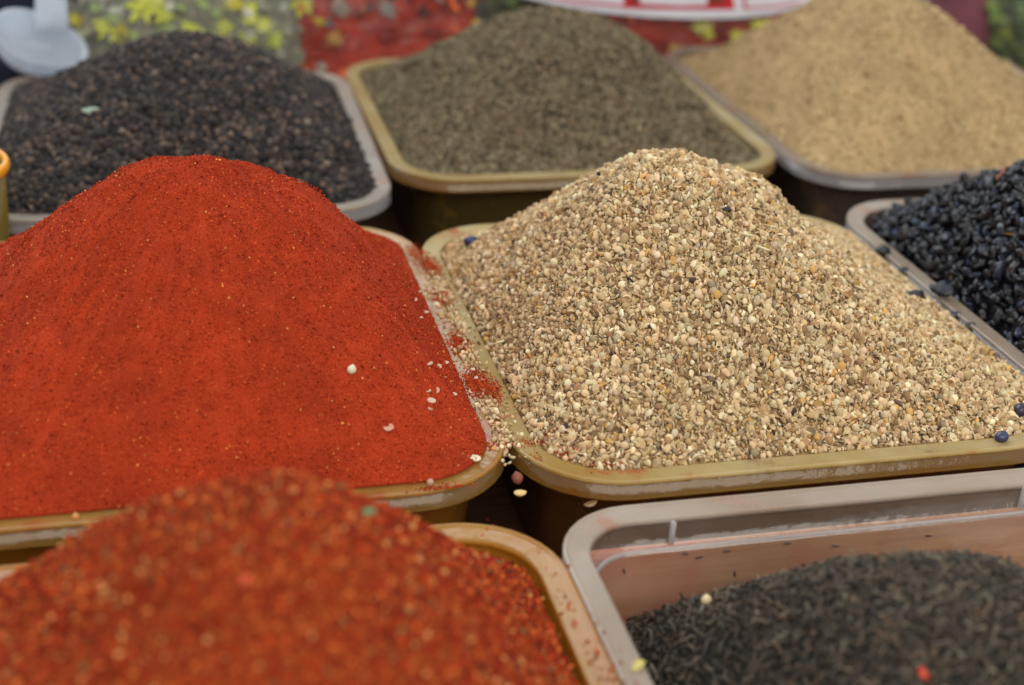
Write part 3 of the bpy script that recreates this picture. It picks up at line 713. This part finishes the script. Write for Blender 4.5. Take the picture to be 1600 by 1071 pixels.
def stuffed_bag(name, label, cat, px, Y, hx, hy, H, core_col, pal, flowers, seed, piece=(5, 11), npieces=1500, flower_px=()):
    c = at_y(px, 60, Y); cx = c[0]
    root = empty(name, (cx, Y, 0)); tag(root, label, cat)
    V, F = pillow(cx, Y, .2, hx, hy, H, seed); mesh_obj('bag_film', V, F, film, root, origin=(cx, Y, 0))
    V2, F2 = pillow(cx, Y, 3, hx-7, hy-7, H-7, seed, wr=1.5)
    mesh_obj('packed_herbs', V2, F2, plain_mat(name+'_core', lin(*core_col), .9, .1, .5, 60), root, origin=(cx, Y, 0))
    # pieces pressed against the film
    n = npieces; idx = RNG.integers(0, len(V2), n*3)
    P = V2[idx]+RNG.normal(0, 1.6, (n*3, 3)); P = P+(V2[(idx+1) % len(V2)]-V2[idx])*RNG.random((n*3, 1))
    P = P[(P[:, 1] < Y+hy*.4) & (P[:, 2] > 5)][:n]; P[:, 1] -= 3.0; n = len(P)
    gm = grain_mat(name+'_piece', .7, .3)
    protos = []; kinds = ['flake', 'crumb', 'flake', 'chip']
    s = RNG.uniform(*piece, n); col = pick_cols(n, pal)
    rot = RNG.uniform(0, 6.28, (n, 3)); meshes = [grain_mesh(k, i+seed, gm) for i, k in enumerate(kinds)]
    pxs, pys, zc = project(P); vis = np.where((pxs > 0) & (pxs < 1600) & (pys > 0) & (pys < 120) & (P[:, 1] < Y))[0]
    cand = vis[np.argsort(-s[vis])][:60]
    if len(cand) < 4: cand = np.arange(4)
    pid = RNG.integers(0, 4, n); pid[cand[:4]] = np.arange(4)
    for j, i in enumerate(cand):
        o = bpy.data.objects.new('dried_piece', meshes[pid[i]]); COL.objects.link(o); o.parent = root
        o.location = Vector(P[i])*.001-root.location; o.rotation_euler = rot[i]; o.scale = (s[i]*.001*.6,)*3; o['col'] = [float(x) for x in col[i]]
        if j < 4: protos.append(o)
    rest = np.setdiff1d(np.arange(n), cand)
    scatter('loose_pieces', root, P[rest], rot[rest], np.repeat(s[rest][:, None]*.6, 3, 1), col[rest], pid[rest], protos)
    for k, (fx, fy, fs, fc) in enumerate(flower_px):
        # set each flower on the front of the packed herbs
        d = ray(fx, fy); best = None
        D = V2-CAM; tt = D @ d/(d @ d); err = np.linalg.norm(D-tt[:, None]*d, axis=1)+(V2[:, 1] > Y)*1e3
        i = int(np.argmin(err)); p = CAM+d*tt[i]
        m = plain_mat('flower', lin(*fc), .7, .2, .25, 300)
        o = bpy.data.objects.new('flower', flower_mesh(m, k)); COL.objects.link(o); o.parent = root
        o.location = Vector(p+np.array([0, -2.0, .5]))*.001-root.location
        o.rotation_euler = (1.0+random.uniform(-.4, .4), random.uniform(-.4, .4), random.uniform(-.5, .5)); o.scale = (fs*.00125,)*3
    return root

YG, YD, GG = (222, 224, 84), (212, 196, 70), (180, 200, 120)
stuffed_bag('herb_bag', 'clear bag of grey-green herbs with yellow flowers behind the peppercorns', 'bag', 285, 1175, 104, 46, 175, (140, 136, 114),
    [(5, (176, 174, 150)), (3, (140, 138, 116)), (2.5, (208, 206, 184)), (1, (176, 172, 84)), (.6, (72, 66, 60))], 0, 3, flower_px=[
    (225, 10, 13, YG), (255, 22, 9, YG), (165, 45, 8, YG), (160, 36, 8, YG), (235, 5, 11, YG), (178, 25, 7, GG), (305, 60, 7, YG), (282, 12, 6, GG), (330, 60, 7, GG), (412, 40, 7, YG), (365, 5, 7, YD), (130, 52, 6, GG), (190, 50, 7, YD), (262, 40, 8, GG), (300, 46, 10, YG), (350, 42, 8, YG), (388, 12, 8, YG), (390, 28, 8, YG), (315, 5, 7, GG), (150, 12, 7, GG), (388, 58, 8, YG), (428, 62, 8, (190, 200, 90)), (340, 20, 5, GG), (210, 60, 6, GG), (120, 30, 6, YD), (180, 52, 8, YG)])
stuffed_bag('chilli_bag', 'clear bag of crushed red chilli with yellow and grey bits, left of the cumin peak', 'bag', 585, 1192, 94, 46, 170, (168, 52, 30),
    [(7, (196, 58, 32)), (4, (222, 104, 52)), (2.4, (186, 164, 146)), (2, (80, 52, 48)), (1.4, (214, 184, 76)), (1.2, (134, 36, 26))], 0, 5, flower_px=[
    (472, 4, 13, YG), (455, 16, 8, YD), (463, 92, 9, (196, 180, 50)), (498, 32, 6, YD), (522, 60, 7, (200, 150, 70)), (605, 15, 8, (150, 140, 130)), (535, 15, 7, (150, 140, 120)), (515, 36, 6, (120, 116, 118))])
bC = stuffed_bag('labelled_bag', 'clear bag of red and yellow dried flowers with a white red-framed label', 'bag', 1075, 1186, 118, 48, 190, (150, 50, 34),
    [(6, (204, 60, 34)), (3, (222, 110, 66)), (2, (176, 156, 144)), (2.4, (80, 56, 50)), (2.4, (206, 196, 80))], 0, 8, flower_px=[
    (1095, 40, 9, (210, 206, 100)), (1105, 52, 7, YG), (1150, 58, 8, YG), (1182, 42, 8, YG), (1165, 50, 6, GG), (1055, 78, 8, (206, 180, 50)), (1130, 70, 7, GG), (1200, 36, 6, YG)])
stuffed_bag('green_herb_bag', 'clear bag of green herb leaves at the right picture edge', 'bag', 1640, 1290, 80, 46, 190, (84, 96, 54),
    [(4, (112, 138, 66)), (3, (80, 92, 56)), (2, (58, 54, 46)), (1.5, (146, 166, 84)), (.8, (120, 96, 100))], 0, 9, npieces=1200, flower_px=[
    (1560, 25, 10, (130, 156, 70)), (1570, 50, 9, (140, 150, 60)), (1595, 15, 9, (120, 150, 80)), (1548, 8, 8, (150, 170, 90)), (1585, 70, 8, (100, 110, 50))])
stuffed_bag('green_herb_bag', 'small bag of green leaves glimpsed left of the cumin peak', 'bag', 788, 1290, 60, 40, 170, (92, 98, 70),
    [(4, (124, 136, 92)), (3, (80, 84, 60)), (1.5, (44, 44, 40))], 0, 12, npieces=700, flower_px=[(800, 4, 8, (136, 160, 90))])

def cloth_bag(name, label, cat, px, Y, hx, hy, H, col, seed, rough=.8):
    c = at_y(px, 40, Y); root = empty(name, (c[0], Y, 0)); tag(root, label, cat)
    V, F = pillow(c[0], Y, .2, hx, hy, H, seed, wr=4.0); m = plain_mat(name+'_cloth', lin(*col), rough, .3, .25, 30)
    mesh_obj('sack_body', V, F, m, root, origin=(c[0], Y, 0))
    # gathered neck above
    lo = []
    for k in range(9):
        z = H-8+k*5; r = 16+8*math.cos(k*.7)
        a = np.linspace(0, 2*math.pi, 24, endpoint=False); rr = r*(1+.14*np.cos(a*6+k*.4)); lo.append(np.c_[c[0]+rr*np.cos(a), Y+rr*.8*np.sin(a), np.full(24, z)])
    V, F = loft(lo, cap0=True, cap1=True); mesh_obj('gathered_neck', V, F, m, root, origin=(c[0], Y, H))
    return root
cloth_bag('dark_sack', 'dark navy sack in the top left corner behind the white scoop', 'sack', -25, 1250, 78, 60, 190, (34, 36, 50), 15)
cloth_bag('maroon_sack', 'small maroon sack behind the beige powder, left of the green herb bag', 'sack', 1507, 1330, 36, 40, 170, (126, 74, 84), 16)
cloth_bag('white_sack', 'white plastic sack peeking out right of the beige peak', 'sack', 1440, 1420, 46, 40, 175, (200, 208, 222), 17, .35)

# printed label on the big bag: a curved paper sheet with red frames
white_p = plain_mat('label_paper', lin(214, 214, 222), .55, .4, .05)
red_p = plain_mat('label_red', lin(196, 26, 48), .5, .4, .1)
dark_p = plain_mat('label_picture', lin(120, 60, 50), .5, .3, .6, 120)
LY = 1186-48-6.0
def lab_pt(px, py, off=0.0):
    p = at_y(px, py, LY); x = p[0]; q = (x-at_y(1075, 20, LY)[0])/130.0
    y = LY+18*q*q-off
    return at_y(px, py, y)
def strip(name, top, bot, mat, off, parent, n=24, thick=.35):
    """sheet between two pixel polylines on the label's curved surface"""
    tx, ty = zip(*top); bx, by = zip(*bot); V = []; F = []
    for k in range(n+1):
        t = k/n
        x1 = np.interp(t, np.linspace(0, 1, len(tx)), tx); y1 = np.interp(t, np.linspace(0, 1, len(tx)), ty)
        x2 = np.interp(t, np.linspace(0, 1, len(bx)), bx); y2 = np.interp(t, np.linspace(0, 1, len(bx)), by)
        a, b = lab_pt(x1, y1, off), lab_pt(x2, y2, off)
        V += [a, b, a+np.array([0, thick, 0]), b+np.array([0, thick, 0])]
    for k in range(n):
        i, j = 4*k, 4*k+4
        F += [(i, i+1, j+1, j), (i+2, j+2, j+3, i+3), (i+1, i+3, j+3, j+1), (i, j, j+2, i+2)]
    F += [(0, 2, 3, 1), (4*n, 4*n+1, 4*n+3, 4*n+2)]
    pp = lab_pt(1075, 0, off)
    return mesh_obj(name, V, F, mat, parent, smooth=False, origin=pp)
lab = strip('label', [(800, -150), (1290, -150)], [(800, -8), (870, 8), (940, 20), (1010, 27), (1080, 30), (1150, 29), (1210, 22), (1255, 10), (1290, -4)], white_p, 0, bC)
def lpart(*a):
    o = strip(*a[:-1], bC)
    o.parent = lab; o.location = o.location - lab.location; return o
lpart('red_line', [(840, -10), (900, 1), (980, 9)], [(840, -6), (900, 5), (980, 13)], red_p, .5, None)
lpart('red_frame', [(975, -8), (1145, -8)], [(975, 13), (1060, 15), (1148, 15)], red_p, .6, None)
lpart('frame_picture', [(1000, -8), (1105, -8)], [(1000, 6), (1060, 9), (1105, 8)], white_p, 1.1, None)
lpart('frame_picture', [(985, -8), (998, -8)], [(985, 5), (998, 6)], dark_p, 1.1, None)
lpart('frame_picture', [(1108, -8), (1132, -8)], [(1108, 7), (1132, 7)], dark_p, 1.1, None)
lpart('red_line', [(1163, 12), (1215, 9), (1250, 3)], [(1163, 15), (1215, 12), (1250, 6)], red_p, .5, None)
lpart('red_line', [(1162, -20), (1166, -20)], [(1162, 15), (1166, 15)], red_p, .7, None)

# white translucent scoop standing in the back of the pepper tub
sc_m = plastic_mat('scoop_plastic', (.92, .95, .98), lin(234, 240, 248), .36, lin(190, 176, 160), .02, .12)
SY = 1072.0; c0 = at_y(58, 78, SY)
sroot = empty('plastic_scoop', (c0[0], SY, c0[2]-22)); tag(sroot, 'translucent white plastic scoop with upright handle at the top left', 'scoop')
nrm = Vector((.42, -.42, .80)).normalized(); e1 = Vector((.86, .25, -.32)); e1 = (e1-nrm*e1.dot(nrm)).normalized(); e2 = nrm.cross(e1)
def bowl_pt(r, a_, dep): return c0+np.array(e1*(33*r*math.cos(a_)*(1+.1*math.cos(a_)))+e2*(26*r*math.sin(a_))-nrm*dep)+np.array([0, 0, 8])
ang = np.linspace(0, 2*math.pi, 40, endpoint=False)
prof_b = [(.03, 27)]+[(math.sin(math.pi/2*k/9), 27*math.cos(math.pi/2*k/9)) for k in range(1, 10)]+[(1.06, -.6), (1.07, -1.8), (1.0, -1.8), (.955, 0)]+[(.955*math.sin(math.pi/2*k/9), 25.6*math.cos(math.pi/2*k/9)) for k in range(8, 0, -1)]+[(.03, 25.6)]
V, F = loft([np.array([bowl_pt(r, a_, d_) for a_ in ang]) for r, d_ in prof_b], cap0=True, cap1=True); mesh_obj('bowl', V, F, sc_m, sroot, origin=tuple(c0))
h1 = at_y(80, 40, SY); h2 = at_y(76, -190, SY)
lo = []
for t in np.linspace(0, 1, 9):
    p = h1*(1-t)+h2*t; wd = 8.5+2.0*(1-t)**2*2; q = rrect(-wd, wd, -3, 3, 0, 2.5, 4, 2)
    lo.append(np.c_[p[0]+q[:, 0], p[1]+q[:, 1]+14*t*t-4, np.full(len(q), p[2]-4*(1-t))])
V, F = loft(lo, cap0=True, cap1=True); mesh_obj('handle', V, F, sc_m, sroot, origin=tuple(h1))
# yellow-rimmed cup at the left edge
CY = 777.0; CX = at_y(16, 256, CY)[0]-35.9
zt = at_y(10, 258, CY)[2]
cup_m = plastic_mat('cup_plastic', (.8, .72, .35), lin(176, 150, 62), .35, YEL_DUST, .1)
cup_r = plain_mat('cup_rim_plastic', lin(226, 150, 16), .4, .5, .1)
croot = empty('yellow_cup', (CX, CY, 0)); tag(croot, 'translucent yellow cup with bright orange-yellow rim at the left edge', 'cup')
a = np.linspace(0, 2*math.pi, 48, endpoint=False)
ring = lambda r, z: np.c_[CX+r*np.cos(a), CY+r*np.sin(a), np.full(48, z)]
V, F = loft([ring(26, .4), ring(28.5, 2), ring(33, zt-2), ring(31.8, zt-2), ring(27, 3), ring(2, 3)], cap0=True, cap1=True); mesh_obj('cup_body', V, F, cup_m, croot, origin=(CX, CY, 0))
V, F = loft([ring(31.5+2.2+2.0*math.cos(t), zt+3.4*math.sin(t)) for t in np.linspace(0, 2*math.pi, 12, endpoint=False)], close=True); mesh_obj('rim', V, F, cup_r, croot, origin=(CX, CY, zt))
V, F = loft([ring(31, zt-9), ring(30, zt-6), ring(24, zt-2), ring(14, zt+3), ring(3, zt+5)], cap0=True, cap1=True)
mesh_obj('herb_fill', V, F, plain_mat('cup_fill', lin(120, 128, 92), .9, .1, .4, 200), croot, origin=(CX, CY, zt))
